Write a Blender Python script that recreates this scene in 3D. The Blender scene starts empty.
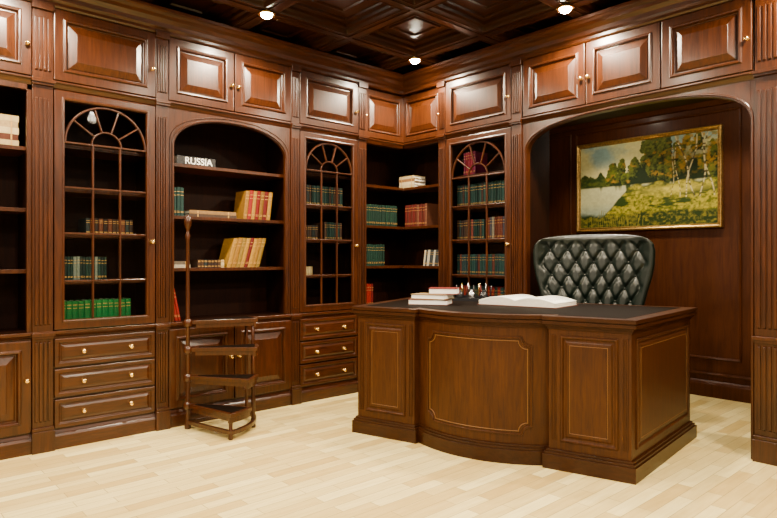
import bpy, bmesh, math, random
import numpy as np
from mathutils import Vector
random.seed(7)
S = bpy.context.scene

# ------------------------------------------------------------------ materials
def new_mat(name):
    m = bpy.data.materials.new(name); m.use_nodes = True
    return m, m.node_tree, m.node_tree.nodes['Principled BSDF']

def plain(name, col, rough=0.5, metal=0.0, coat=0.0, var=0.0, spec=.5):
    m, nt, p = new_mat(name)
    p.inputs['Base Color'].default_value = (*col, 1)
    p.inputs['Roughness'].default_value = rough
    p.inputs['Metallic'].default_value = metal
    p.inputs['Coat Weight'].default_value = coat
    p.inputs['Specular IOR Level'].default_value = spec
    if var > 0:
        tc = nt.nodes.new('ShaderNodeTexCoord'); n = nt.nodes.new('ShaderNodeTexNoise')
        n.inputs['Scale'].default_value = 60; n.inputs['Detail'].default_value = 4
        r = nt.nodes.new('ShaderNodeValToRGB')
        r.color_ramp.elements[0].position = .3; r.color_ramp.elements[1].position = .7
        r.color_ramp.elements[0].color = (*[c*(1-var) for c in col], 1)
        r.color_ramp.elements[1].color = (*[min(1, c*(1+var)) for c in col], 1)
        nt.links.new(tc.outputs['Object'], n.inputs['Vector'])
        nt.links.new(n.outputs['Fac'], r.inputs['Fac'])
        nt.links.new(r.outputs['Color'], p.inputs['Base Color'])
    return m

def wood(name, dark, light, stretch, rough=0.32, coat=0.35, scale=1.0, spec=.35, crough=.20):
    m, nt, p = new_mat(name)
    tc = nt.nodes.new('ShaderNodeTexCoord')
    mp = nt.nodes.new('ShaderNodeMapping'); mp.inputs['Scale'].default_value = stretch
    n = nt.nodes.new('ShaderNodeTexNoise'); n.inputs['Scale'].default_value = 9*scale
    n.inputs['Detail'].default_value = 7; n.inputs['Roughness'].default_value = .62
    n.inputs['Distortion'].default_value = .8
    n2 = nt.nodes.new('ShaderNodeTexNoise'); n2.inputs['Scale'].default_value = 2.2
    n2.inputs['Detail'].default_value = 2
    r = nt.nodes.new('ShaderNodeValToRGB')
    r.color_ramp.elements[0].position = .28; r.color_ramp.elements[0].color = (*dark, 1)
    r.color_ramp.elements[1].position = .74; r.color_ramp.elements[1].color = (*light, 1)
    mx = nt.nodes.new('ShaderNodeMix'); mx.data_type = 'RGBA'; mx.blend_type = 'MULTIPLY'
    mx.inputs['Factor'].default_value = .35
    r2 = nt.nodes.new('ShaderNodeValToRGB')
    r2.color_ramp.elements[0].position = .35; r2.color_ramp.elements[0].color = (.45, .38, .35, 1)
    r2.color_ramp.elements[1].position = .65; r2.color_ramp.elements[1].color = (1, 1, 1, 1)
    L = nt.links
    L.new(tc.outputs['Object'], mp.inputs['Vector']); L.new(mp.outputs['Vector'], n.inputs['Vector'])
    L.new(tc.outputs['Object'], n2.inputs['Vector'])
    L.new(n.outputs['Fac'], r.inputs['Fac']); L.new(n2.outputs['Fac'], r2.inputs['Fac'])
    L.new(r.outputs['Color'], mx.inputs['A']); L.new(r2.outputs['Color'], mx.inputs['B'])
    L.new(mx.outputs['Result'], p.inputs['Base Color'])
    p.inputs['Roughness'].default_value = rough
    p.inputs['Specular IOR Level'].default_value = spec
    p.inputs['Coat Weight'].default_value = coat; p.inputs['Coat Roughness'].default_value = crough
    b = nt.nodes.new('ShaderNodeBump'); b.inputs['Strength'].default_value = .04
    b.inputs['Distance'].default_value = .003
    L.new(n.outputs['Fac'], b.inputs['Height']); L.new(b.outputs['Normal'], p.inputs['Normal'])
    return m

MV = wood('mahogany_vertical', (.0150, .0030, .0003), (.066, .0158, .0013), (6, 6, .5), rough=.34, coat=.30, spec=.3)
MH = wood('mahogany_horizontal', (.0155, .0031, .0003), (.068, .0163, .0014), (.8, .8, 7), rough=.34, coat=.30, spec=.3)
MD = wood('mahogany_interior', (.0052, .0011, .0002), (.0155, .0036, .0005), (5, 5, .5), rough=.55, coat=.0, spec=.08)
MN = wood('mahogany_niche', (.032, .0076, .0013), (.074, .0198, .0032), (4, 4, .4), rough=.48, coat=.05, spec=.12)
MC = wood('mahogany_ceiling', (.010, .0022, .0004), (.030, .0073, .0012), (2, 3, 3), rough=.32, coat=.25)
DW = wood('desk_walnut', (.0240, .0064, .0009), (.070, .0210, .0031), (7, 7, .6), rough=.44, coat=.06, spec=.2)
DH = wood('desk_walnut_top', (.016, .0040, .0006), (.046, .0132, .0021), (.6, 8, 8), rough=.38, coat=.10, spec=.2)
BRASS = plain('brass', (.85, .58, .20), .22, 1.0)
GILT = plain('gilt_line', (.50, .28, .07), .4, .5)
INLAY = plain('light_inlay', (.13, .054, .010), .45)
LEATHER = plain('dark_green_leather', (.0022, .0058, .0040), .35, 0, .04, .2, .42)
DLEATHER = plain('desk_leather', (.0045, .0024, .0013), .62, 0, 0, .2, .04)
PAGES = plain('paper_pages', (.78, .74, .64), .8, 0, 0, .05)
WHITE = plain('white_paper', (.86, .84, .76), .7)
BLACK = plain('black_lacquer', (.012, .012, .014), .25)
CREAM = plain('tan_plaster', (.13, .085, .045), .85, 0, 0, .04, .1)
STEEL = plain('steel', (.6, .6, .62), .25, 1.0)

GLASS = bpy.data.materials.new('door_glass'); GLASS.use_nodes = True
nt = GLASS.node_tree; nt.nodes.clear()
o = nt.nodes.new('ShaderNodeOutputMaterial'); mx = nt.nodes.new('ShaderNodeMixShader')
t = nt.nodes.new('ShaderNodeBsdfTransparent'); g = nt.nodes.new('ShaderNodeBsdfGlossy')
t.inputs['Color'].default_value = (.93, .95, .94, 1); g.inputs['Roughness'].default_value = .02
fr = nt.nodes.new('ShaderNodeFresnel'); fr.inputs['IOR'].default_value = 1.25
nt.links.new(fr.outputs[0], mx.inputs[0]); nt.links.new(t.outputs[0], mx.inputs[1])
nt.links.new(g.outputs[0], mx.inputs[2]); nt.links.new(mx.outputs[0], o.inputs[0])

LAMP = bpy.data.materials.new('lamp_glow'); LAMP.use_nodes = True
nt = LAMP.node_tree; nt.nodes.clear()
o = nt.nodes.new('ShaderNodeOutputMaterial'); e = nt.nodes.new('ShaderNodeEmission')
e.inputs['Color'].default_value = (1, .90, .70, 1); e.inputs['Strength'].default_value = 300
nt.links.new(e.outputs[0], o.inputs[0])

# floor
FLOOR, nt, p = new_mat('maple_parquet')
L = nt.links
tc = nt.nodes.new('ShaderNodeTexCoord'); mp = nt.nodes.new('ShaderNodeMapping')
mp.inputs['Rotation'].default_value = (0, 0, math.radians(90))
br = nt.nodes.new('ShaderNodeTexBrick')
br.offset = .37; br.offset_frequency = 2
br.inputs['Scale'].default_value = 1.0
br.inputs['Brick Width'].default_value = .42; br.inputs['Row Height'].default_value = .07
br.inputs['Mortar Size'].default_value = .0013; br.inputs['Mortar Smooth'].default_value = .2
br.inputs['Color1'].default_value = (.98, .83, .37, 1); br.inputs['Color2'].default_value = (.64, .455, .145, 1)
br.inputs['Mortar'].default_value = (.32, .21, .07, 1)
gn = nt.nodes.new('ShaderNodeTexNoise'); gn.inputs['Scale'].default_value = 6; gn.inputs['Detail'].default_value = 5
gm = nt.nodes.new('ShaderNodeMapping'); gm.inputs['Scale'].default_value = (8, .8, 1)
gr = nt.nodes.new('ShaderNodeValToRGB')
gr.color_ramp.elements[0].color = (.84, .79, .66, 1); gr.color_ramp.elements[1].color = (1.0, 1.0, 1.0, 1)
gr.color_ramp.elements[0].position = .3; gr.color_ramp.elements[1].position = .65
m2 = nt.nodes.new('ShaderNodeMix'); m2.data_type = 'RGBA'; m2.blend_type = 'MULTIPLY'; m2.inputs['Factor'].default_value = .8
L.new(tc.outputs['Object'], mp.inputs['Vector']); L.new(mp.outputs['Vector'], br.inputs['Vector'])
L.new(tc.outputs['Object'], gm.inputs['Vector']); L.new(gm.outputs['Vector'], gn.inputs['Vector'])
L.new(gn.outputs['Fac'], gr.inputs['Fac'])
L.new(br.outputs['Color'], m2.inputs['A']); L.new(gr.outputs['Color'], m2.inputs['B'])
L.new(m2.outputs['Result'], p.inputs['Base Color'])
p.inputs['Roughness'].default_value = .28
p.inputs['Coat Weight'].default_value = .25; p.inputs['Coat Roughness'].default_value = .14

_c = {}
def bookmat(col):
    k = tuple(round(c, 3) for c in col)
    if k not in _c:
        _c[k] = plain('book_cloth_%d' % len(_c), col, .5, 0, 0, .15, .2)
    return _c[k]

# ------------------------------------------------------------------ builder
WORLD = lambda u, d, z: (u, d, z)
LEFT = lambda u, d, z: (d, u, z)        # left wall: u = Y, d toward room (+X)
RIGHT = lambda u, d, z: (u, -d, z)      # right wall: u = X, d toward room (-Y)

class B:
    def __init__(s, name, frame=WORLD):
        s.name = name; s.f = frame; s.v = []; s.F = []; s.m = []; s.sm = []; s.mats = []
    def mi(s, mat):
        if mat not in s.mats: s.mats.append(mat)
        return s.mats.index(mat)
    def add(s, vs, fs, mat, smooth=False, frame=None):
        f = frame or s.f; o = len(s.v); i = s.mi(mat)
        s.v += [f(*q) for q in vs]
        for q in fs:
            s.F.append([o+k for k in q]); s.m.append(i); s.sm.append(smooth)
    def box(s, u0, u1, d0, d1, z0, z1, mat, frame=None):
        vs = [(u0, d0, z0), (u1, d0, z0), (u1, d1, z0), (u0, d1, z0), (u0, d0, z1), (u1, d0, z1), (u1, d1, z1), (u0, d1, z1)]
        s.add(vs, [(0, 1, 2, 3), (4, 7, 6, 5), (0, 4, 5, 1), (1, 5, 6, 2), (2, 6, 7, 3), (3, 7, 4, 0)], mat, frame=frame)
    def prism(s, prof, u0, u1, mat, frame=None):
        n = len(prof)
        vs = [(u0, d, z) for d, z in prof] + [(u1, d, z) for d, z in prof]
        fs = [(i, (i+1) % n, n+(i+1) % n, n+i) for i in range(n)] + [tuple(range(n)), tuple(range(2*n-1, n-1, -1))]
        s.add(vs, fs, mat, frame=frame)
    def plan(s, pts, z0, z1, mat, frame=None):
        n = len(pts)
        vs = [(x, y, z0) for x, y in pts] + [(x, y, z1) for x, y in pts]
        fs = [(i, (i+1) % n, n+(i+1) % n, n+i) for i in range(n)] + [tuple(range(n-1, -1, -1)), tuple(range(n, 2*n))]
        s.add(vs, fs, mat, frame=frame)
    def loft(s, u0, u1, z0, z1, rings, mat, fill=True, frame=None, matf=None):
        vs = []; fs = []
        for ins, d in rings:
            vs += [(u0+ins, d, z0+ins), (u1-ins, d, z0+ins), (u1-ins, d, z1-ins), (u0+ins, d, z1-ins)]
        for k in range(len(rings)-1):
            for i in range(4):
                j = (i+1) % 4; fs.append((4*k+i, 4*k+j, 4*k+4+j, 4*k+4+i))
        s.add(vs, fs, mat, frame=frame)
        if fill:
            s.add(vs[-4:], [(0, 1, 2, 3)], matf or mat, frame=frame)
    def sweep(s, pts, w, d0, d1, mat, closed=False, frame=None):
        n = len(pts); vs = []; fs = []
        for i, (u, z) in enumerate(pts):
            a = pts[(i-1) % n] if (closed or i > 0) else pts[i]
            b = pts[(i+1) % n] if (closed or i < n-1) else pts[i]
            t1 = Vector((u-a[0], z-a[1])); t2 = Vector((b[0]-u, b[1]-z))
            if t1.length < 1e-9: t1 = t2
            if t2.length < 1e-9: t2 = t1
            t1.normalize(); t2.normalize(); tt = t1+t2
            if tt.length < 1e-6: tt = t1.copy()
            tt.normalize(); c = max(.5, tt.dot(t1)); nn = Vector((-tt.y, tt.x))*(w/2/c)
            vs += [(u-nn.x, d0, z-nn.y), (u+nn.x, d0, z+nn.y), (u+nn.x*.6, d1, z+nn.y*.6), (u-nn.x*.6, d1, z-nn.y*.6)]
        for i in range(n if closed else n-1):
            j = (i+1) % n
            for k in range(4):
                l = (k+1) % 4; fs.append((4*i+k, 4*j+k, 4*j+l, 4*i+l))
        if not closed: fs += [(0, 1, 2, 3), (4*n-1, 4*n-2, 4*n-3, 4*n-4)]
        s.add(vs, fs, mat, frame=frame)
    def lathe(s, c, prof, mat, seg=16, frame=None, axis='z'):
        vs = []; fs = []; n = len(prof)
        for r, h in prof:
            for k in range(seg):
                a = 2*math.pi*k/seg
                if axis == 'z': vs.append((c[0]+r*math.cos(a), c[1]+r*math.sin(a), c[2]+h))
                else: vs.append((c[0]+r*math.cos(a), c[1]+h, c[2]+r*math.sin(a)))
        for i in range(n-1):
            for k in range(seg):
                l = (k+1) % seg; fs.append((i*seg+k, i*seg+l, (i+1)*seg+l, (i+1)*seg+k))
        fs += [tuple(range(seg)), tuple(range((n-1)*seg, n*seg))]
        s.add(vs, fs, mat, True, frame=frame)
    def tube(s, p0, p1, r0, r1, mat, seg=10):
        p0 = Vector(p0); p1 = Vector(p1); d = (p1-p0).normalized()
        a = d.orthogonal().normalized(); b = d.cross(a); vs = []
        for p, r in ((p0, r0), (p1, r1)):
            for k in range(seg):
                t = 2*math.pi*k/seg; vs.append(tuple(p+a*r*math.cos(t)+b*r*math.sin(t)))
        fs = [(k, (k+1) % seg, seg+(k+1) % seg, seg+k) for k in range(seg)]+[tuple(range(seg)), tuple(range(seg, 2*seg))]
        s.add(vs, fs, mat, True)
    def knob(s, u, d, z, r=.013, frame=None):
        s.lathe((u, d, z), [(r*.9, 0), (r*.5, r*.3), (r*.4, r*.8), (r*.95, r*1.2), (r*1.1, r*1.7), (r*.9, r*2.2), (r*.3, r*2.5)], BRASS, 12, frame, 'd')
    def build(s, bevel=.0, parent=None):
        me = bpy.data.meshes.new(s.name); me.from_pydata([tuple(q) for q in s.v], [], s.F)
        for m in s.mats: me.materials.append(m)
        me.polygons.foreach_set('material_index', s.m); me.polygons.foreach_set('use_smooth', s.sm)
        bm = bmesh.new(); bm.from_mesh(me); bmesh.ops.recalc_face_normals(bm, faces=bm.faces); bm.to_mesh(me); bm.free()
        me.update()
        ob = bpy.data.objects.new(s.name, me); S.collection.objects.link(ob)
        if bevel:
            b = ob.modifiers.new('bevel', 'BEVEL'); b.width = bevel; b.segments = 1; b.limit_method = 'ANGLE'; b.angle_limit = math.radians(40)
        if parent: ob.parent = parent
        return ob

# ------------------------------------------------------------------ cabinet parts
Z_UP0, Z_UP1 = 2.135, 2.55
DEP = .35
def raised(b, u0, u1, z0, z1, d=0, mat=None, st=.05):
    mat = mat or MV
    w = min(u1-u0, z1-z0)
    st = min(st, w*.22)
    r = [(0, d-.005), (0, d+.018), (.003, d+.021), (st, d+.021), (st+.006, d+.030), (st+.016, d+.028), (st+.022, d+.006),
         (st+.030, d+.006), (st+.034, d+.010), (min(st+.070, w*.42), d+.022), (min(st+.073, w*.43), d+.024)]
    b.loft(u0, u1, z0, z1, r, mat)
def drawer(b, u0, u1, z0, z1, d=0):
    r = [(0, d-.005), (0, d+.018), (.003, d+.021), (.022, d+.021), (.028, d+.012), (.034, d+.012), (.040, d+.017), (.052, d+.022)]
    b.loft(u0, u1, z0, z1, r, MH)
def pilaster(b, u0, u1, z0=0, z1=Z_UP1+.01):
    w = u1-u0
    b.box(u0, u1, -.06, .020, z0, z1, MV)
    if z0 == 0:
        b.box(u0-.006, u1+.006, -.02, .042, 0, .12, MV); b.box(u0-.003, u1+.003, -.02, .034, .12, .14, MV)
    n = 4; ww = (w-.016)/n
    for a, t in ((.17, .63), (.72, 2.02), (2.17, 2.48)):
        if a < z0: continue
        for k in range(n):
            q = u0+.008+ww*(k+.5)
            b.prism([(.019, a), (.029, a+.008), (.029, t-.008), (.019, t)], q-ww*.30, q+ww*.30, MV)
    for z in (.645, 2.09):
        if z > z0:
            b.box(u0-.004, u1+.004, -.01, .036, z, z+.014, MV); b.box(u0-.008, u1+.008, -.01, .044, z+.014, z+.034, MV)
    b.box(u0-.005, u1+.005, -.01, .038, Z_UP1-.03, Z_UP1+.012, MV)
def mid_moulding(b, u0, u1, o=0):
    b.prism([(-.05+o, 2.085), (.006+o, 2.085), (.012+o, 2.095), (.020+o, 2.112), (.028+o, 2.118), (.028+o, 2.128), (-.05+o, 2.128)], u0, u1, MH)
def low_moulding(b, u0, u1, o=0):
    b.prism([(-.05+o, .650), (.004+o, .650), (.012+o, .662), (.026+o, .668), (.026+o, .684), (-.05+o, .684)], u0, u1, MH)
def base_moulding(b, u0, u1, o=0):
    b.prism([(-.05+o, 0), (.026+o, 0), (.026+o, .075), (.020+o, .085), (.012+o, .092), (.006+o, .11), (-.05+o, .11)], u0, u1, MH)
def crown(b, u0, u1, o=0):
    b.prism([(-.2, 2.552), (.012+o, 2.552), (.020+o, 2.564), (.020+o, 2.582), (.034+o, 2.594), (.040+o, 2.618), (.056+o, 2.642),
             (.080+o, 2.655), (.088+o, 2.672), (.098+o, 2.676), (.098+o, 2.697), (-.2, 2.697)], u0, u1, MH)
def carcass(b, u0, u1, shelves, zlo=.684, zhi=2.09, o=0):
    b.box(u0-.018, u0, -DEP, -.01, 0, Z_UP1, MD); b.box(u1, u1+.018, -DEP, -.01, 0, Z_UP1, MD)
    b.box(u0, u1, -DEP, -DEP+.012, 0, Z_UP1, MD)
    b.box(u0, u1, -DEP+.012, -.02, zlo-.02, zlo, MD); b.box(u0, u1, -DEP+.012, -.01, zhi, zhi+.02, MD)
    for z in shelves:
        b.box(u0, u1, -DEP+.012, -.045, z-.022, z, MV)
def arc(cu, cz, r, a0, a1, n=20, ry=None):
    ry = ry or r
    return [(cu+r*math.cos(math.radians(a0+(a1-a0)*i/n)), cz+ry*math.sin(math.radians(a0+(a1-a0)*i/n))) for i in range(n+1)]
def glass_door(b, u0, u1, z0, z1, knob_side):
    st = .056
    b.loft(u0, u1, z0, z1, [(0, -.005), (0, .018), (.003, .021), (st-.016, .021), (st-.010, .027), (st-.002, .024), (st, .010), (st, -.006)], MV, fill=False)
    a, c, lo, hi = u0+st, u1-st, z0+st, z1-st
    R = (c-a)/2; cu = (a+c)/2; sp = hi-R-.004
    bar = .015
    b.sweep(arc(cu, sp, R-.004, 0, 180, 28), bar, .0, .016, MV)
    b.sweep(arc(cu, sp, R*.36, 0, 180, 16), bar*.8, .0, .014, MV)
    for an in (36, 72, 108, 144):
        ca, sa = math.cos(math.radians(an)), math.sin(math.radians(an))
        b.sweep([(cu+R*.36*ca, sp+R*.36*sa), (cu+(R-.006)*ca, sp+(R-.006)*sa)], bar*.8, .0, .014, MV)
    for k in (1, 2):
        q = a+(c-a)*k/3
        b.sweep([(q, lo), (q, sp)], bar, .0, .015, MV)
    for z in (sp, 1.52, 1.25, .97):
        b.sweep([(a, z), (c, z)], bar, .0, .0145, MV)
    b.add([(a-.002, .004, lo-.002), (c+.002, .004, lo-.002), (c+.002, .004, hi+.002), (a-.002, .004, hi+.002)], [(0, 1, 2, 3)], GLASS)
    b.knob(u1-.022 if knob_side > 0 else u0+.022, .020, 1.21)
def arch_face(b, u0, u1, a, c, zs, rise, ztop, d0, d1, mat, ex=2.0, zbot=.684, n=36):
    cu = (a+c)/2; R = (c-a)/2; pts = []
    for i in range(n+1):
        t = math.pi*i/n; cx, sx = math.cos(t), math.sin(t)
        pts.append((cu-R*math.copysign(abs(cx)**(2/ex), cx), zs+rise*abs(sx)**(2/ex)))
    vs = []; fs = []
    for (u, z) in pts: vs += [(u, d1, z), (u, d1, ztop), (u, d0, z), (u, d0, ztop)]
    for i in range(n):
        o = 4*i
        fs += [(o, o+4, o+5, o+1), (o+2, o+3, o+7, o+6), (o, o+2, o+6, o+4)]
    b.add(vs, fs, mat)
    b.box(u0, a, d0, d1, zbot, ztop, mat); b.box(c, u1, d0, d1, zbot, ztop, mat)
    line = [(a, zbot)]+pts+[(c, zbot)]
    def off(k):
        return [(cu+(u-cu)*(1+k/R) if 0 < i < len(line)-1 else u-(k if i == 0 else -k), z+(k if 0 < i < len(line)-1 else 0)) for i, (u, z) in enumerate(line)]
    b.sweep(off(.010), .016, d1-.002, d1+.009, mat)
    if ztop-zs-rise > .02: b.sweep(off(.030), .008, d1-.002, d1+.005, mat)

SH_G = [1.78, 1.52, 1.25, .97]
SH_O = [1.74, 1.39, 1.04]
# ---- left wall
bl = B('built_in_bookcase', LEFT)
Y = dict(u0a=-3.86, u0b=-2.91, u1a=-2.805, u1b=-2.208, u2a=-2.129, u2b=-1.183, u3a=-1.111, u3b=-.529, ca=-.442)
pilaster(bl, -3.96, -3.86); pilaster(bl, Y['u0b'], Y['u1a']); pilaster(bl, Y['u1b'], Y['u2a'])
pilaster(bl, Y['u2b'], Y['u3a']); pilaster(bl, Y['u3b'], Y['ca'])
def upper_doors(b, u0, u1, n, d=0, knobs=()):
    b.box(u0, u1, -.03+d, .0+d, 2.125, Z_UP1+.01, MV)
    w = (u1-u0)/n
    for k in range(n): raised(b, u0+w*k+.004, u0+w*(k+1)-.004, Z_UP0, Z_UP1-.004, d+.001)
    for (k, side) in knobs:
        q = u0+w*(k+1)-.026 if side > 0 else u0+w*k+.026
        b.knob(q, d+.021, 2.31, .012)
def lower_doors(b, u0, u1, n):
    b.box(u0, u1, -.03, 0, .1, .65, MV)
    w = (u1-u0)/n
    for k in range(n): raised(b, u0+w*k+.005, u0+w*(k+1)-.005, .122, .640, .001)
    if n == 2:
        c = (u0+u1)/2; b.knob(c-.03, .021, .42); b.knob(c+.03, .021, .42)
    else: b.knob(u1-.03, .021, .42)
def drawers(b, u0, u1):
    b.box(u0, u1, -.03, 0, .1, .65, MV)
    for k in range(3):
        z0 = .122+k*.176; drawer(b, u0+.008, u1-.008, z0, z0+.164, .001)
        w = u1-u0
        b.knob(u0+w*.27, .021, z0+.082); b.knob(u0+w*.73, .021, z0+.082)
# unit 0 open, square headed
carcass(bl, Y['u0a'], Y['u0b'], SH_O)
for (p_, q_) in ((Y['u0a'], Y['u0a']+.03), (Y['u0b']-.025, Y['u0b'])): bl.box(p_, q_, -.02, .006, .684, 2.09, MV)
bl.box(Y['u0a'], Y['u0b'], -.02, .006, 2.055, 2.09, MV)
upper_doors(bl, Y['u0a'], Y['u0b'], 2, 0, [(0, 1), (1, 1)]); lower_doors(bl, Y['u0a'], Y['u0b'], 2)
bl.knob(Y['u0b']-.03, .021, .42)
# unit 1 glazed
carcass(bl, Y['u1a'], Y['u1b'], SH_G); glass_door(bl, Y['u1a']+.006, Y['u1b']-.006, .69, 2.08, 1)
upper_doors(bl, Y['u1a'], Y['u1b'], 1, 0, [(0, 1)]); drawers(bl, Y['u1a'], Y['u1b'])
# unit 2 open arch
carcass(bl, Y['u2a'], Y['u2b'], SH_O); arch_face(bl, Y['u2a'], Y['u2b'], Y['u2a']+.045, Y['u2b']-.045, 1.84, .205, 2.09, -.02, .006, MV, ex=2.2)
upper_doors(bl, Y['u2a'], Y['u2b'], 2, 0, [(0, 1), (1, -1)]); lower_doors(bl, Y['u2a'], Y['u2b'], 2)
# unit 3 glazed
carcass(bl, Y['u3a'], Y['u3b'], SH_G); glass_door(bl, Y['u3a']+.006, Y['u3b']-.006, .69, 2.08, 1)
upper_doors(bl, Y['u3a'], Y['u3b'], 1, 0, [(0, 1)]); drawers(bl, Y['u3a'], Y['u3b'])
for a, c in ((-3.96, Y['ca']+.03),):
    mid_moulding(bl, a, c); low_moulding(bl, a, c); base_moulding(bl, a, c)
R_ = .05
upper_doors(bl, Y['ca'], R_-.004, 1, -R_, [(0, -1)])
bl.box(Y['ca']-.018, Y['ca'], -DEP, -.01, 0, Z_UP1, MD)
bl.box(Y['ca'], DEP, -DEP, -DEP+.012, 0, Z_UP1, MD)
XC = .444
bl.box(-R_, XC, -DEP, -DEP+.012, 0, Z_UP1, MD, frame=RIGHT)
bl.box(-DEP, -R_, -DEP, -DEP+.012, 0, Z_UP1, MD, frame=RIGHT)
for z in SH_O+[.684, 2.12]:
    m = MV if z < 2.1 else MD
    bl.plan([(-DEP+.012, Y['ca']), (-R_-.02, Y['ca']), (-R_-.02, R_+.02), (XC, R_+.02), (XC, DEP-.012), (-DEP+.012, DEP-.012)], z-.022, z, m, frame=WORLD)
bl.box(Y['ca'], R_, -.03-R_, -R_, .0, .66, MV); raised(bl, Y['ca']+.01, R_-.02, .122, .640, -R_)
mid_moulding(bl, Y['ca'], R_-.02, -R_); low_moulding(bl, Y['ca'], R_, -R_); base_moulding(bl, Y['ca'], R_, -R_)
crown(bl, -3.96, .0)
bl.build(.0015)

# ---- right wall
b2 = B('built_in_bookcase', RIGHT)
XA, XB = .522, 1.183
upper_doors(b2, -R_+.004, XC, 1, -R_, [(0, 1)])
b2.box(-R_, XC, -.03-R_, -R_, .0, .66, MV); raised(b2, -R_+.03, XC-.01, .122, .640, -R_)
mid_moulding(b2, -R_+.02, XC, -R_); low_moulding(b2, -R_, XC, -R_); base_moulding(b2, -R_, XC, -R_)
pilaster(b2, XC, XA); pilaster(b2, XB, 1.271)
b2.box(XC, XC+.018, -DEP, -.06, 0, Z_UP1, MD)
carcass(b2, XA, XB, SH_G); glass_door(b2, XA+.006, XB-.006, .69, 2.08, 1)
upper_doors(b2, XA, XB, 1, 0, [(0, 1)]); drawers(b2, XA, XB)
mid_moulding(b2, XC-.02, 2.95); low_moulding(b2, XC-.02, 1.271); base_moulding(b2, XC-.02, 1.271)
# arch over desk niche
AX0, AX1 = 1.271, 2.80
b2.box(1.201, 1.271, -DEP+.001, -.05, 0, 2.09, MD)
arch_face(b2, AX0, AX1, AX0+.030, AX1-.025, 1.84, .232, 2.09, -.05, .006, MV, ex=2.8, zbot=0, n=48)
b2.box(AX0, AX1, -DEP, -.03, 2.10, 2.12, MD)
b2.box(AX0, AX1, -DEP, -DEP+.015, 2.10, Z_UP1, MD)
for k in range(3):
    w = (AX1-AX0-.02)/3; u = AX0+.01+w*k
    b2.box(u, u+w, -.03, 0, 2.125, Z_UP1+.01, MV)
    raised(b2, u+.004, u+w-.004, Z_UP0, Z_UP1-.004, .001)
    b2.knob(u+w-.026 if k != 1 else u+.026, .022, 2.31, .012)
pilaster(b2, AX1, 2.92)
b2.box(AX1, 2.92, -DEP+.001, -.05, 0, 2.12, MV)
carcass(b2, 2.96, 3.86, SH_O); arch_face(b2, 2.92, 3.86, 2.97, 3.81, 1.84, .20, 2.09, -.02, .006, MV)
upper_doors(b2, 2.92, 3.86, 2, 0, [(0, 1), (1, -1)]); lower_doors(b2, 2.92, 3.86, 2)
mid_moulding(b2, 2.92, 3.9); low_moulding(b2, 2.92, 3.9); base_moulding(b2, 2.92, 3.9); pilaster(b2, 3.86, 3.95)
crown(b2, -.05, 3.95)
b2.build(.0015)

# ------------------------------------------------------------------ room shell
def shell(name, box, mat):
    b = B(name); b.box(*box, mat); return b.build()
RX, RY = 6.2, -6.6
shell('floor', (-.5, RX+.1, RY-.1, 1.6, -.06, 0), FLOOR)
shell('wall_left', (-.46, -.355, RY, .46, 0, 2.86), MN)
shell('wall_right', (-.46, 1.20, .355, .45, 0, 2.86), MN)
shell('wall_right_far', (3.05, RX, .355, .45, 0, 2.86), CREAM)
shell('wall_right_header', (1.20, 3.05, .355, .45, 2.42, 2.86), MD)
shell('wall_niche_left', (.30, .40, .45, 1.55, 0, 2.5), MN)
shell('wall_niche_right', (3.05, 3.15, .45, 1.55, 0, 2.5), MN)
shell('wall_front', (-.46, RX, RY-.1, RY, 0, 2.86), CREAM)
shell('wall_side', (RX, RX+.1, RY, .45, 0, 2.86), CREAM)
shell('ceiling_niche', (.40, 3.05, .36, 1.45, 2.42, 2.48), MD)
nb = B('wall_niche_back', RIGHT)
nb.box(.3, 3.15, -1.55, -1.45, 0, 2.5, MN)
nb.build()
tn = B('trim_niche_panelling', RIGHT)
def pan(u0, u1, z0, z1):
    d = -1.45
    tn.loft(u0, u1, z0, z1, [(0, d), (0, d+.010), (.006, d+.014), (.016, d+.010), (.020, d+.004), (.020, d-.001)], MN, fill=False)
pan(.50, .80, .30, 2.28); pan(.84, 2.27, .30, 2.28); pan(2.34, 2.95, .30, 2.28)
tn.prism([(-1.45, 0), (-1.42, 0), (-1.42, .10), (-1.43, .12), (-1.44, .13), (-1.45, .13)], .40, 3.05, MN)
tn.prism([(-1.45, .17), (-1.437, .17), (-1.432, .182), (-1.437, .194), (-1.45, .194)], .40, 3.05, MN)
tn.prism([(-1.45, 2.32), (-1.43, 2.32), (-1.38, 2.40), (-1.38, 2.419), (-1.45, 2.419)], .40, 3.05, MN)
tn.build()

# ceiling with coffers
ce = B('ceiling')
GX, GY, ST, W = .44, -.29, .68, .11
xs = [GX+ST*k for k in range(-1, 9)]; ys = [GY-ST*k for k in range(-1, 10)]
ce.box(-.46, RX+.1, RY-.1, .45, 2.81, 2.88, MC)
down = lambda u, d, z: (u, z, 2.712+d)
for x in xs: ce.box(x-W/2, x+W/2, RY, .35, 2.706, 2.82, MC)
for y in ys: ce.box(-.35, RX, y-W/2, y+W/2, 2.7065, 2.82, MC)
for x in xs[:-1]:
    for y in ys[:-1]:
        x0, x1, y1, y0 = x+W/2, x+ST-W/2, y-W/2, y-ST+W/2
        ce.loft(x0, x1, y0, y1, [(-.012, -.006), (.0, -.010), (.008, .0), (.016, .018), (.034, .026), (.038, .046), (.07, .052), (.074, .066),
                                 (.15, .070), (.155, .058), (.172, .058), (.178, .070)], MC, frame=down)
for x in xs: ce.box(x-.018, x+.018, RY, .35, 2.700, 2.708, MC)
for y in ys: ce.box(-.35, RX, y-.018, y+.018, 2.7005, 2.708, MC)
ce.build(.001)

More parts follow.
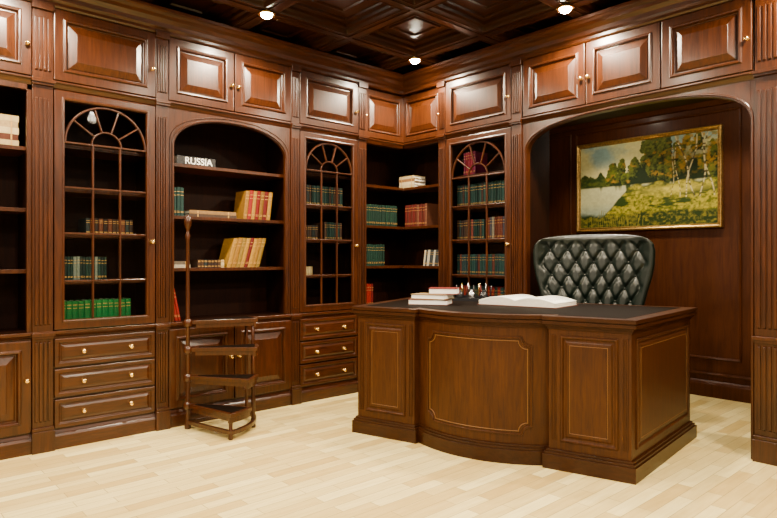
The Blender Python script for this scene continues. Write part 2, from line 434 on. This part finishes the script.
# ------------------------------------------------------------------ downlights
def downlight(x, y, power, z=2.699, cone=168, col=(1, .82, .58)):
    b = B('recessed_downlight')
    b.lathe((x, y, z), [(.038, .0), (.042, -.008), (.054, -.010), (.060, -.002), (.054, .0)], BRASS, 24)
    b.lathe((x, y, z-.030), [(.006, 0), (.020, .002), (.030, .008), (.036, .018), (.038, .028)], LAMP, 20)
    ob = b.build()
    l = bpy.data.lights.new('downlight_bulb', 'SPOT'); l.energy = power; l.color = col
    l.spot_size = math.radians(cone); l.spot_blend = .5; l.shadow_soft_size = .05
    o = bpy.data.objects.new('bulb', l); o.location = (x, y, z-.075); S.collection.objects.link(o); o.parent = ob
for x in (.44, 1.80, 3.16, 4.52):
    for y in (-.29, -1.65, -3.01, -4.37):
        near = (x < 1 or y > -1)
        downlight(x, y, 190 if near else 88)
downlight(1.35, .85, 60, 2.419, 120, (1, .88, .70)); downlight(2.3, .85, 60, 2.419, 120, (1, .88, .70))
for (x, y) in ((4.3, -4.2), (2.6, -5.2)):  # added soft fill below the ceiling, out of view, no real fixture
    l = bpy.data.lights.new('added_fill_light', 'AREA'); l.energy = 68; l.size = 1.3; l.color = (1, .88, .70)
    o = bpy.data.objects.new('added_fill_light', l); o.location = (x, y, 2.66); S.collection.objects.link(o)
w = bpy.data.worlds.new('world'); S.world = w; w.use_nodes = True
w.node_tree.nodes['Background'].inputs[0].default_value = (.02, .016, .012, 1)

# ------------------------------------------------------------------ books
RED = [(.13, .005, .004), (.18, .008, .005), (.09, .005, .004)]
GOLD = [(.20, .095, .008), (.26, .135, .012), (.15, .07, .006), (.12, .03, .005)]
GREEN = [(.003, .10, .022), (.004, .13, .030)]
TEAL = [(.006, .024, .021), (.005, .017, .017), (.008, .030, .028)]
DARK = [(.022, .012, .010), (.040, .020, .012), (.014, .020, .022)]
LIGHT = [(.42, .33, .17), (.50, .40, .22)]
def one_book(b, u, z, t, h, dep, df, col, lean=0, frame=None, bands=True):
    f0 = frame or b.f
    f = lambda uu, dd, zz: f0(uu+lean*(zz-z), dd, zz)
    m = bookmat(col)
    b.box(u, u+.0025, df-dep, df, z, z+h, m, frame=f); b.box(u+t-.0025, u+t, df-dep, df, z, z+h, m, frame=f)
    vs = []; n = 5
    for zz in (z, z+h):
        for k in range(n+1):
            a = math.pi*k/n
            vs.append((u+t/2-t/2*math.cos(a), df+.005*math.sin(a), zz))
        vs += [(u+t, df-.004, zz), (u, df-.004, zz)]
    k = n+3
    b.add(vs, [(i, (i+1) % k, k+(i+1) % k, k+i) for i in range(k)]+[tuple(range(k)), tuple(range(k, 2*k))], m, frame=f)
    b.box(u+.0025, u+t-.0025, df-dep+.004, df-.004, z+.003, z+h-.004, PAGES, frame=f)
    if bands:
        for q in (.12, .16, .72, .84):
            b.box(u+t*.12, u+t*.88, df, df+.0055, z+h*q, z+h*q+.003, GILT, frame=f)
def book_row(frame, u0, u1, z, h, pal, lean=0, df=-.085, dep=.15, tmin=.018, tmax=.030, jit=.03, seq=False):
    b = B('row_of_books', frame); u = u0; i = 0
    while True:
        t = random.uniform(tmin, tmax)
        if u+t > u1: break
        c = pal[i % len(pal)] if seq else random.choice(pal); i += 1
        one_book(b, u, z+.0005, t, h*(1-random.random()*jit), dep, df-random.random()*.004, c, lean)
        u += t+.0008
    return b.build()
def flat_stack(name, frame, u0, u1, z, ts, pal, df=-.09, dep=.15):
    b = B(name, frame); q = z+.0005
    for i, t in enumerate(ts):
        j = (.004 if i % 2 else 0)
        m = bookmat(pal[i % len(pal)])
        b.box(u0+j, u1-j, df-dep, df, q, q+.0025, m); b.box(u0+j, u1-j, df-dep, df, q+t-.0025, q+t, m)
        b.box(u0+j, u1-j, df-.004, df, q+.0025, q+t-.0025, m)
        b.box(u0+j+.004, u1-j-.004, df-dep+.004, df-.004, q+.0025, q+t-.0025, PAGES)
        for s_ in (.18, .82):
            uc = u0+(u1-u0)*s_; b.box(uc-.004, uc+.004, df, df+.001, q+.002, q+t-.002, GILT)
        q += t+.0006
    return b.build(), q
# unit 0
flat_stack('stack_of_books', LEFT, -3.16, -2.955, 1.74, [.036, .034, .036, .034, .034], [(.40, .30, .13), (.07, .02, .01), (.46, .36, .18), (.32, .22, .10)])
book_row(LEFT, -3.16, -3.04, 1.04, .16, [(.04, .07, .17), (.5, .5, .46)], -.35)
book_row(LEFT, -3.7, -3.4, 1.39, .2, TEAL)
# unit 1
book_row(LEFT, -2.60, -2.30, 1.25, .10, DARK+[(.10, .03, .015)], tmin=.02, tmax=.03)
book_row(LEFT, -2.72, -2.46, .97, .145, TEAL+[(.13, .17, .15)], tmin=.014, tmax=.02)
book_row(LEFT, -2.74, -2.30, .684, .165, GREEN, tmin=.03, tmax=.036)
# unit 2
b = B('hardback_book', LEFT)
b.box(-2.03, -1.75, -.27, -.08, 1.7405, 1.745, BLACK); b.box(-2.03, -1.75, -.27, -.08, 1.800, 1.805, BLACK)
b.box(-2.03, -1.75, -.086, -.08, 1.7405, 1.805, BLACK); b.box(-2.025, -1.755, -.265, -.086, 1.745, 1.80, PAGES)
rb = b.build()
cu = bpy.data.curves.new('title', 'FONT'); cu.body = 'RUSSIA'; cu.size = .064; cu.extrude = .0008; cu.align_x = 'CENTER'; cu.offset = .001
to = bpy.data.objects.new('tmp', cu); S.collection.objects.link(to); bpy.context.view_layer.update()
me = bpy.data.meshes.new_from_object(to.evaluated_get(bpy.context.evaluated_depsgraph_get()))
bpy.data.objects.remove(to)
me.materials.clear(); me.materials.append(WHITE)
to = bpy.data.objects.new('title_lettering', me); S.collection.objects.link(to)
to.rotation_euler = (math.pi/2, 0, math.pi/2); to.location = (-.0785, -1.875, 1.750); to.parent = rb
book_row(LEFT, -2.115, -1.97, 1.39, .20, TEAL, df=-.10)
flat_stack('stack_of_books', LEFT, -1.94, -1.58, 1.39, [.022, .024], [(.05, .03, .02), (.20, .11, .04)])
book_row(LEFT, -1.53, -1.28, 1.39, .215, [GOLD[0], RED[1], GOLD[1], RED[0], GOLD[2], RED[2], GOLD[1]], .12, tmin=.028, tmax=.036, seq=True)
flat_stack('stack_of_books', LEFT, -2.11, -1.93, 1.04, [.022, .022], [(.35, .30, .22), (.1, .08, .06)])
book_row(LEFT, -1.88, -1.66, 1.04, .055, DARK+LIGHT[:1], tmin=.02)
book_row(LEFT, -1.66, -1.39, 1.04, .215, [GOLD[1], GOLD[0], (.17, .10, .012), GOLD[1], RED[2]], .28, tmin=.026, tmax=.036, seq=True)
book_row(LEFT, -2.07, -1.98, .684, .22, RED, -.2)
# unit 3
book_row(LEFT, -1.08, -.60, 1.52, .17, TEAL+DARK)
book_row(LEFT, -1.08, -.85, 1.25, .12, DARK)
book_row(LEFT, -.80, -.60, 1.25, .15, TEAL+DARK)
book_row(LEFT, -1.04, -.90, .97, .07, LIGHT)
# corner
book_row(LEFT, -.42, .05, 1.39, .19, [(.006, .026, .016), (.005, .020, .014)], df=-.12)
book_row(LEFT, -.42, -.10, 1.04, .19, [(.006, .026, .018), (.005, .020, .014)], df=-.12)
book_row(LEFT, -.42, -.22, .684, .20, RED, df=-.12)
book_row(RIGHT, -.10, .19, 1.39, .20, [(.06, .010, .006), (.10, .035, .018), (.08, .007, .006)], df=-.12)
book_row(RIGHT, .13, .34, 1.04, .14, [(.4, .36, .28), (.03, .035, .04)], .15, df=-.12)
b, q = flat_stack('stack_of_books', RIGHT, -.17, .03, 1.74, [.03, .028, .026, .024], LIGHT+[(.2, .10, .04)], df=-.11)
# unit 5
book_row(RIGHT, .63, .77, 1.78, .19, [(.18, .006, .024), (.12, .006, .04)])
book_row(RIGHT, .56, 1.14, 1.52, .19, TEAL+[(.012, .04, .038), (.03, .012, .010)])
book_row(RIGHT, .56, .86, 1.25, .17, DARK+TEAL+[(.12, .025, .02)]); book_row(RIGHT, .87, 1.14, 1.25, .18, [(.09, .02, .012), (.04, .04, .06), (.15, .13, .10)])
book_row(RIGHT, .56, 1.14, .97, .17, [(.012, .04, .038), (.014, .03, .035), (.07, .02, .015)])
book_row(RIGHT, .56, 1.10, .684, .2, RED+TEAL)

# ------------------------------------------------------------------ desk
M = (1.712, -1.077); ex_, ey_ = .9646, .264
DESK = lambda x, y, z: (M[0]+x*ex_-y*ey_, M[1]+x*ey_+y*ex_, z)
def offs(poly, k):
    n = len(poly); out = []
    for i in range(n):
        a, p, c = Vector(poly[i-1]), Vector(poly[i]), Vector(poly[(i+1) % n])
        d1 = (p-a).normalized(); d2 = (c-p).normalized()
        n1 = Vector((d1.y, -d1.x)); n2 = Vector((d2.y, -d2.x)); m = (n1+n2)
        m.normalize(); out.append(tuple(p+m*(k/max(.35, m.dot(n1)))))
    return out
def bow(x): return .03-.105*(1-(x/.38)**2)
front = [(-.85, 0), (-.385, 0)]+[(x, bow(x)) for x in np.linspace(-.38, .38, 21)]+[(.385, 0), (.85, 0)]
ped = front+[(1.013, 1.053), (.64, 1.053), (.64, .42), (-.64, .42), (-.64, 1.053), (-1.013, 1.053)]
full = front+[(1.013, 1.053), (-1.013, 1.053)]
dk = B('executive_desk', DESK)
dk.plan(ped, 0, .075, DH); dk.plan(offs(ped, -.008), .075, .088, DH); dk.plan(offs(ped, -.018), .088, .100, DH)
dk.plan(offs(ped, -.030), .100, .742, DW)
dk.plan(offs(full, -.022), .732, .746, DH); dk.plan(offs(full, -.012), .746, .757, DH)
dk.plan(offs(full, .000), .757, .774, DH); dk.plan(offs(full, -.006), .774, .780, DH); dk.plan(offs(full, .002), .780, .800, DH)
dk.plan(offs(full, -.07), .800, .8015, DLEATHER)
body = offs(ped, -.030)
def edge_frame(p0, p1):
    d = Vector((p1[0]-p0[0], p1[1]-p0[1])).normalized(); n = Vector((d.y, -d.x))
    return (lambda u, dd, z: DESK(p0[0]+d.x*u+n.x*dd, p0[1]+d.y*u+n.y*dd, z)), (Vector(p1)-Vector(p0)).length
def dpanel(p0, p1, m=.05, z0=.145, z1=.700):
    f, Ln = edge_frame(p0, p1)
    dk.loft(m, Ln-m, z0, z1, [(0, -.002), (0, .005), (.005, .011), (.012, .010), (.018, .001), (.026, .001), (.034, .007), (.042, .008)], DW, frame=f)
    i = .050
    dk.sweep([(m+i, z0+i), (Ln-m-i, z0+i), (Ln-m-i, z1-i), (m+i, z1-i)], .003, .0075, .0095, INLAY, closed=True, frame=f)
dpanel(body[0], body[1], .062)
iR = len(front)-2
dpanel(body[iR], body[iR+1], .062)
dpanel(body[iR+1], body[iR+2], .06)
dpanel(body[-1], body[0], .06)
def cf(u, d, z):
    y = bow(u)+.03; sl = 2*.105*u/.38**2; n = Vector((sl, -1)).normalized()
    return DESK(u+n.x*d, y+n.y*d, z)
def notch(w0, w1, z0, z1, r):
    pts = []
    def seg(a, b, n=24):
        for i in range(n): pts.append((a[0]+(b[0]-a[0])*i/n, a[1]+(b[1]-a[1])*i/n))
    def cor(cx, cz, a0, a1):
        for i in range(9):
            a = math.radians(a0+(a1-a0)*i/8); pts.append((cx+r*math.cos(a), cz+r*math.sin(a)))
    seg((w0+r, z0), (w1-r, z0)); cor(w1, z0, 180, 90); seg((w1, z0+r), (w1, z1-r), 6); cor(w1, z1, 270, 180)
    seg((w1-r, z1), (w0+r, z1)); cor(w0, z1, 360, 270); seg((w0, z1-r), (w0, z0+r), 6); cor(w0, z0, 90, 0)
    return pts
dk.sweep(notch(-.315, .315, .155, .675, .045), .012, -.002, .006, DW, closed=True, frame=cf)
dk.sweep(notch(-.298, .298, .172, .658, .045), .005, -.001, .002, INLAY, closed=True, frame=cf)
for xx in (-.795, -.435, .435, .795):
    for k in (-1, 0, 1):
        dk.box(xx-.003+k*.010, xx+.003+k*.010, .025, .032, .15, .70, DW)
dk.build(.002)

# desk-top objects
TZ = .8018
def rotframe(cx, cy, ang):
    c, s_ = math.cos(ang), math.sin(ang)
    return lambda x, y, z: DESK(cx+x*c-y*s_, cy+x*s_+y*c, z)
b = B('stack_of_books'); z = TZ
for (cx, cy, ang, w_, d_, t_, col) in ((-.50, .40, .25, .26, .18, .036, (.10, .03, .02)), (-.49, .41, .05, .24, .17, .032, (.25, .17, .08)), (-.42, .44, .35, .19, .14, .040, (.14, .012, .010))):
    f = rotframe(cx, cy, ang); m = bookmat(col)
    b.box(-w_/2, w_/2, -d_/2, d_/2, z, z+.004, m, frame=f); b.box(-w_/2, w_/2, -d_/2, d_/2, z+t_-.004, z+t_, m, frame=f)
    b.box(-w_/2, w_/2, d_/2-.004, d_/2, z+.004, z+t_-.004, m, frame=f)
    b.box(-w_/2+.005, w_/2-.005, -d_/2+.005, d_/2-.004, z+.004, z+t_-.004, WHITE, frame=f)
    z += t_+.0004
b.build(.0008)
b = B('desk_pen_stand', rotframe(-.41, .86, .1))
b.box(-.14, .14, -.07, .07, TZ, TZ+.018, BLACK); b.box(-.13, .13, .02, .06, TZ+.018, TZ+.035, BLACK)
for k in range(3): b.lathe((-.09+.09*k, -.02, TZ+.018), [(.022, 0), (.026, .006), (.026, .04), (.014, .046), (.014, .052), (.018, .056), (.010, .062)], STEEL if k == 1 else BLACK, 14)
for k in range(9):
    x = -.12+.030*k
    b.tube((x, .04, TZ+.03), (x+.012*((k % 3)-1), .03, TZ+.11+.014*(k % 2)), .005, .0045, [BLACK, BRASS, bookmat((.10, .015, .012)), STEEL][k % 4])
b.build()
b = B('open_book', rotframe(.06, .68, -.12))
W2, D2 = .265, .165; n = 18
def prof(x):
    a = abs(x)/W2
    return .010+.052*(math.sin(math.pi*min(1, a*.80+.10))**.7)*(1-.30*a)
b.box(-W2-.008, W2+.008, -D2-.008, D2+.008, TZ, TZ+.004, bookmat((.10, .03, .02)))
for sgn in (-1, 1):
    LV = 7
    for lv in range(LV):
        h0, h1 = lv/LV, (lv+.86)/LV
        vs = []; fs = []
        ww = W2-.002*(lv % 3)
        for i in range(n+1):
            x = sgn*ww*i/n; hh = prof(x)
            vs += [(x, -D2, TZ+.004+hh*h0), (x, D2, TZ+.004+hh*h0), (x, D2, TZ+.004+hh*h1), (x, -D2, TZ+.004+hh*h1)]
        for i in range(n):
            o = 4*i
            fs += [(o, o+4, o+7, o+3), (o+1, o+2, o+6, o+5), (o+3, o+7, o+6, o+2), (o, o+1, o+5, o+4)]
        fs += [(4*n, 4*n+1, 4*n+2, 4*n+3)]
        b.add(vs, fs, WHITE if lv == LV-1 else PAGES, True)
INK = plain('printed_ink', (.18, .17, .16), .8)
for sgn in (-1, 1):
    for r_ in range(11):
        yy = D2-.035-r_*.025
        vs = []; fs = []
        for i in range(9):
            x = sgn*(.045+.185*i/8); zt = TZ+.0042+prof(x)*(6.86/7)
            vs += [(x, yy-.0035, zt), (x, yy+.0035, zt)]
        for i in range(8): fs.append((2*i, 2*i+1, 2*i+3, 2*i+2))
        b.add(vs, fs, INK)
b.build()

# ------------------------------------------------------------------ chair
CH0 = (.345, 1.20); ca, sa = math.cos(.06), math.sin(.06)
CHF = lambda x, y, z: DESK(CH0[0]+x*ca-y*sa, CH0[1]+x*sa+y*ca, z)
root = bpy.data.objects.new('tufted_leather_armchair', None); S.collection.objects.link(root)
z0c, Hc = .50, .765
KB = [0, .20, .35, .50, .62, .74, .86, .93, .97, 1.0]
KW = [.27, .30, .335, .362, .388, .405, .408, .398, .375, .335]
def bw(b_): return float(np.interp(b_, KB, KW))
def surf(a, b_):
    x = a*bw(b_)
    cr_ = .010*math.cos(a*math.pi/2)-.018*abs(a)**5
    zz = z0c+b_*Hc+cr_*b_**6
    y = -.10*abs(a)**2.4*(.3+.7*b_)+.07*b_
    return x, y, zz
NA, NB = 132, 110
btn = []; SA, SB = .29, .115
for j in range(8):
    for i in range(-4, 5):
        a = (i+(.5 if j % 2 else 0))*SA; bb = .06+j*SB
        if abs(a) < .90: btn.append((a, bb))
bt = np.array(btn)
ch = B('backrest', CHF)
vs = []; fs = []
for j in range(NB+1):
    for i in range(NA+1):
        a = -1+2*i/NA; b_ = j/NB
        x, y, zz = surf(a, b_)
        da = (bt[:, 0]-a)*.37; db = (bt[:, 1]-b_)*Hc
        dmin = np.sqrt(da**2+db**2).min()
        p_ = a/SA; q_ = (b_-.06)/SB
        c1 = abs(((p_+q_/2+.5) % 1)-.5); c2 = abs(((p_-q_/2+.5) % 1)-.5)
        cr = min(c1, c2)*2
        edge = min((1-abs(a))*.38, (1-b_)*Hc)
        tuft = .014*min(1, dmin/.040)+.017*math.sin(min(1, cr/.55)*math.pi/2)
        blend = min(1, max(0, (edge-.035)/.03))
        puff = tuft*blend+.036*(1-blend)
        roll = min(1, edge/.035); rr = math.sqrt(max(0, 1-(1-roll)**2))
        vs.append((x, y-.004-puff*rr, zz))
for j in range(NB):
    for i in range(NA):
        o = j*(NA+1)+i; fs.append((o, o+1, o+NA+2, o+NA+1))
nf = len(vs)
for j in range(NB+1):
    for i in range(NA+1):
        a = -1+2*i/NA; b_ = j/NB; x, y, zz = surf(a, b_)
        edge = min((1-abs(a))*.38, (1-b_)*Hc)
        roll = min(1, edge/.05); rr = math.sqrt(max(0, 1-(1-roll)**2))
        vs.append((x, y+.004+.055*rr, zz))
for j in range(NB):
    for i in range(NA):
        o = nf+j*(NA+1)+i; fs.append((o, o+NA+1, o+NA+2, o+1))
def idx(i, j): return j*(NA+1)+i
per = [idx(i, 0) for i in range(NA)]+[idx(NA, j) for j in range(NB)]+[idx(i, NB) for i in range(NA, 0, -1)]+[idx(0, j) for j in range(NB, 0, -1)]
for k in range(len(per)):
    q = per[(k+1) % len(per)]; fs.append((per[k], q, q+nf, per[k]+nf))
ch.add(vs, fs, LEATHER, True)
for a, bb in btn:
    if min((1-abs(a))*.38, (1-bb)*Hc) < .05: continue
    x, y, zz = surf(a, bb); ch.lathe((x, y-.010, zz), [(.002, -.006), (.007, -.004), (.009, 0), (.008, .008)], LEATHER, 10, axis='d')
ch.build(parent=root)
se = B('seat', CHF)
vs = []; fs = []
N = 20
for j in range(N+1):
    for i in range(N+1):
        a = -1+2*i/N; c = -1+2*j/N
        k = (max(0, 1-abs(a)**6)*max(0, 1-abs(c)**6))**.5
        vs.append((a*.26, -.24+c*.25, .44+.10*k))
for j in range(N):
    for i in range(N): o = j*(N+1)+i; fs.append((o, o+1, o+N+2, o+N+1))
se.add(vs, fs, LEATHER, True); se.box(-.26, .26, -.49, .02, .38, .445, LEATHER); se.build(.01, root)
ar = B('arms', CHF)
for s_ in (-1, 1):
    pts = [(-.46, .46), (-.46, .62), (-.42, .66), (-.10, .68), (.0, .66), (.03, .50), (.03, .46)]
    for k in range(len(pts)-1):
        ar.tube((s_*.285, pts[k][0], pts[k][1]), (s_*.285, pts[k+1][0], pts[k+1][1]), .028, .028, LEATHER, 12)
    ar.box(s_*.285-.018, s_*.285+.018, -.46, .02, .40, .64, LEATHER)
ar.build(0, root)
bs = B('swivel_base', CHF)
bs.lathe((0, -.22, .08), [(.03, 0), (.03, .12), (.022, .12), (.022, .28), (.09, .29), (.09, .31)], STEEL, 18)
for k in range(5):
    a = 2*math.pi*k/5+.3
    bs.tube((0, -.22, .11), (.27*math.cos(a), -.22+.27*math.sin(a), .065), .022, .014, MV)
    bs.lathe((.27*math.cos(a), -.22+.27*math.sin(a), 0.0), [(.012, 0), (.024, .008), (.026, .025), (.022, .045), (.010, .06)], BLACK, 12)
bs.build(0, root)

# ------------------------------------------------------------------ library steps
st = B('library_steps')
P0 = (.115, -2.04)
st.lathe((P0[0], P0[1], 0), [(.020, 0), (.022, .02), (.015, .05), (.014, .14), (.019, .16), (.014, .18), (.013, .66), (.019, .69), (.013, .72), (.011, 1.22), (.017, 1.25),
                             (.010, 1.27), (.010, 1.29), (.021, 1.32), (.024, 1.345), (.019, 1.37), (.006, 1.385)], MV, 14)
bd = [0, 19, 38, 57, 78]; hs = [.70, .525, .345, .165]; Rr = .45
def pp(r, a): return (P0[0]+r*math.sin(math.radians(a)), P0[1]+r*math.cos(math.radians(a)))
for k in range(4):
    a0, a1 = bd[k]-2, bd[k+1]+3; h = hs[k]
    poly = [pp(.03, a0-25), pp(.03, a1+25)]+[pp(Rr, a1+(a0-a1)*i/8) for i in range(9)]
    st.plan(poly[::-1], h-.024, h, MV)
    inner = [pp(.07, a0+4), pp(.07, a1-4)]+[pp(Rr-.025, a1-3+(a0-a1+6)*i/8) for i in range(9)]
    st.plan(inner[::-1], h, h+.003, DLEATHER)
    ap = [pp(Rr-.012, a0+(a1-a0)*i/8) for i in range(9)]+[pp(Rr-.030, a1+(a0-a1)*i/8) for i in range(9)]
    st.plan(ap[::-1], h-.060, h-.022, MV)
    p_, q_ = pp(.05, a1-2), pp(Rr-.02, a1-2)
    d = Vector((q_[0]-p_[0], q_[1]-p_[1])).normalized(); n = Vector((-d.y, d.x))*.007
    st.plan([(p_[0]-n.x, p_[1]-n.y), (q_[0]-n.x, q_[1]-n.y), (q_[0]+n.x, q_[1]+n.y), (p_[0]+n.x, p_[1]+n.y)], h-.050, h-.022, MV)
    st.lathe((P0[0], P0[1], h-.04), [(.02, 0), (.028, .01), (.028, .035), (.02, .05)], MV, 14)
tops = [.70, .70, .525, .345, .165]
for a, tp in zip([1, 19, 38, 57, 78], tops):
    x, y = pp(Rr-.03, a)
    if a != 57:
        st.lathe((x, y, 0), [(.012, 0), (.016, .01), (.012, .03), (.011, tp*.3), (.016, tp*.34), (.011, tp*.38), (.013, tp*.7), (.016, tp*.75), (.011, tp*.8), (.012, tp-.02)], MV, 12)
rg = [pp(Rr-.015, 1+77*i/14) for i in range(15)]+[pp(Rr-.04, 78-77*i/14) for i in range(15)]
st.plan(rg[::-1], .030, .055, MV)
def bar2(p, q, z0, z1, w_=.010):
    d = Vector((q[0]-p[0], q[1]-p[1])).normalized(); n = Vector((-d.y, d.x))*w_
    st.plan([(p[0]-n.x, p[1]-n.y), (q[0]-n.x, q[1]-n.y), (q[0]+n.x, q[1]+n.y), (p[0]+n.x, p[1]+n.y)], z0, z1, MV)
bar2(P0, pp(Rr-.03, 1), .030, .055); bar2(P0, pp(Rr-.03, 78), .030, .055)
st.build(.001)

# ------------------------------------------------------------------ painting
PX0, PX1, PZ0, PZ1 = .875, 2.140, 1.350, 2.160
pr = B('landscape_painting', lambda u, d, z: (u, 1.43-d, z))
FRAMEM = plain('gilded_frame', (.50, .30, .08), .34, .85, 0, .35)
pr.loft(PX0, PX1, PZ0, PZ1, [(0, -.012), (0, .018), (.005, .026), (.010, .028), (.016, .022), (.024, .018), (.030, .022), (.033, .018), (.036, .006)], FRAMEM, fill=False)
root_p = pr.build()
def vnoise(x, y, seed):
    rs = np.random.RandomState(seed); T = rs.rand(64, 64)
    xi = np.floor(x).astype(int); yi = np.floor(y).astype(int); fx = x-xi; fy = y-yi
    fx = fx*fx*(3-2*fx); fy = fy*fy*(3-2*fy)
    g_ = lambda i, j: T[i % 64, j % 64]
    return (g_(xi, yi)*(1-fx)+g_(xi+1, yi)*fx)*(1-fy)+(g_(xi, yi+1)*(1-fx)+g_(xi+1, yi+1)*fx)*fy
def fbm(x, y, seed, o=4):
    s_ = 0; a = .5
    for k in range(o): s_ = s_+a*vnoise(x*2**k, y*2**k, seed+k); a *= .5
    return s_
NX, NZ = 340, 212
uu, vv = np.meshgrid(np.linspace(0, 1, NX), np.linspace(0, 1, NZ))
def mix(a, b_, t): t = np.clip(t, 0, 1)[..., None]; return a*(1-t)+b_*t
def sst(x): x = np.clip(x, 0, 1); return x*x*(3-2*x)
C = lambda *c: np.array(c, float)
ONE = np.ones((NZ, NX, 3))
n1 = fbm(uu*6, vv*5, 1); n2 = fbm(uu*60, vv*45, 5); n3 = fbm(uu*26, vv*24, 9)
img = mix(ONE*C(.50, .46, .20), C(.20, .30, .28), (vv-.70)*3+(n1-.46)*4)
img = mix(img, C(.62, .54, .24), np.exp(-((uu-.24)**2/.035+(vv-.66)**2/.008)))
h1 = .57+.14*fbm(uu*24, uu*0, 20)
img = mix(img, mix(ONE*C(.016, .030, .005), C(.065, .075, .008), n3*3-1.1), (h1-vv)*70)
def crowns(img, pts, lo, hi, warm):
    for (cx, cy, rx, ry) in pts:
        d = ((uu-cx)/rx)**2+((vv-cy)/ry)**2+(n3-.5)*1.3+(n2-.5)*.8
        lit = np.clip(.5-(uu-cx)/rx*.35+(vv-cy)/ry*.45+(n2-.5)*1.8, 0, 1)
        c = mix(ONE*lo, hi, lit); c = mix(c, warm, (n3-.54)*6)
        img = mix(img, c, (1-d)*6)
    return img
rs = np.random.RandomState(4); pts = []
for k in range(40):
    cx = rs.uniform(.24, .98); top = .70+.26*sst((cx-.20)*3)-.04*sst((cx-.6)*4)
    pts.append((cx, rs.uniform(.54, top), rs.uniform(.026, .050), rs.uniform(.08, .14)))
pts.sort(key=lambda q: -q[1])
img = mix(img, C(.010, .018, .004)*ONE, ((.58+.24*sst((uu-.26)*3))+.16*(n3-.5)-vv)*40*(uu > .24))
img = crowns(img, pts, C(.008, .016, .003), C(.090, .105, .009), C(.26, .14, .008))
wy = .50
refl = np.clip((fbm(uu*26, vv*2.2, 40)-.50)*6+(vv-.43)*12, 0, 1)
wcol = mix(mix(ONE*C(.42, .40, .20), C(.20, .28, .24), (.30-vv)*5), C(.026, .040, .007), refl)
img = mix(img, wcol, (wy-vv)*60)
gy = .08+.42*sst((uu-.10)/.36)+.018*np.sin(uu*34)*sst((uu-.2)*3)+.03*(n3-.5)
gcol = mix(ONE*C(.095, .105, .006), C(.36, .29, .020), n2*2.6-.7)
gcol = mix(gcol, C(.022, .040, .004), (fbm(uu*9, vv*26, 50)-.46)*7)
gcol = mix(gcol, C(.52, .42, .05), np.exp(-((uu-.70)**2/.035+(vv-.41)**2/.003))*(n3*1.8))
img = mix(img, gcol, (gy-vv)*45)
img = mix(img, C(.018, .026, .004)*ONE, np.clip((gy-vv)*60, 0, 1)*np.clip(1-(gy-vv)*24, 0, 1)*(uu < .58)*.85)
img = mix(img, mix(ONE*C(.016, .030, .004), C(.17, .14, .012), n2*3-1.2), (.12+.12*n1-vv)*25)
rd = (np.abs(((uu*70+3*vnoise(uu*20, vv*3, 80)) % 1)-.5) < .16)*(vv < .10+.14*vnoise(uu*30, uu*0, 81))*(uu < .5)
img = mix(img, ONE*C(.20, .17, .02), rd*.7)
gap = np.clip((fbm(uu*16, vv*13, 62)-.52)*9, 0, 1)*np.clip((uu-.72)*7, 0, 1)*np.clip((vv-.66)*6, 0, 1)
img = mix(img, ONE*C(.46, .44, .24), gap*.8)
lf = np.clip((fbm(uu*34, vv*28, 60)-.48)*9, 0, 1)*np.clip((uu-.62)*6, 0, 1)*np.clip((vv-.52)*5, 0, 1)
img = mix(img, mix(ONE*C(.34, .18, .010), C(.12, .11, .010), n2*4-1.6), lf*.85)
for (tx, sl, wd, top) in ((.80, .12, .0048, .98), (.84, -.18, .0055, 1), (.90, .06, .0055, 1), (.745, -.05, .003, .9), (.96, -.12, .005, 1), (.70, .03, .0026, .85)):
    cx = tx+sl*(vv-.4)+.010*np.sin(vv*11+tx*30)
    mk = np.clip(1.6-np.abs(uu-cx)/wd*1.3, 0, 1)*(vv > .30)*(vv < top)
    img = mix(img, mix(ONE*C(.50, .42, .22), C(.06, .045, .02), (vnoise(uu*40, vv*60, 71)-.5)*6), mk*.9)
img = np.clip(img*(.80+.4*n2[..., None]), 0, 1)
me = bpy.data.meshes.new('canvas')
ca0, ca1, cz0, cz1 = PX0+.034, PX1-.034, PZ0+.034, PZ1-.034
V = [(ca0+(ca1-ca0)*u, 1.43-.006, cz0+(cz1-cz0)*v) for u, v in zip(uu.ravel(), vv.ravel())]
F = [(j*NX+i, j*NX+i+1, (j+1)*NX+i+1, (j+1)*NX+i) for j in range(NZ-1) for i in range(NX-1)]
me.from_pydata(V, [], F)
at = me.color_attributes.new('paint', 'FLOAT_COLOR', 'POINT')
at.data.foreach_set('color', np.concatenate([img.reshape(-1, 3), np.ones((NX*NZ, 1))], 1).ravel())
PM, nt, p = new_mat('oil_paint')
an = nt.nodes.new('ShaderNodeVertexColor'); an.layer_name = 'paint'
nt.links.new(an.outputs['Color'], p.inputs['Base Color']); p.inputs['Roughness'].default_value = .6
p.inputs['Specular IOR Level'].default_value = .15
me.materials.append(PM)
co = bpy.data.objects.new('canvas', me); S.collection.objects.link(co); co.parent = root_p

# ------------------------------------------------------------------ camera
cd = bpy.data.cameras.new('camera'); cam = bpy.data.objects.new('camera', cd); S.collection.objects.link(cam)
cd.sensor_width = 36; cd.lens = 611/777*36; cd.clip_start = .05
cam.location = (3.92, -3.745, 1.10)
cam.rotation_euler = Vector((-.7394, .6733, 0)).to_track_quat('-Z', 'Y').to_euler()
S.camera = cam
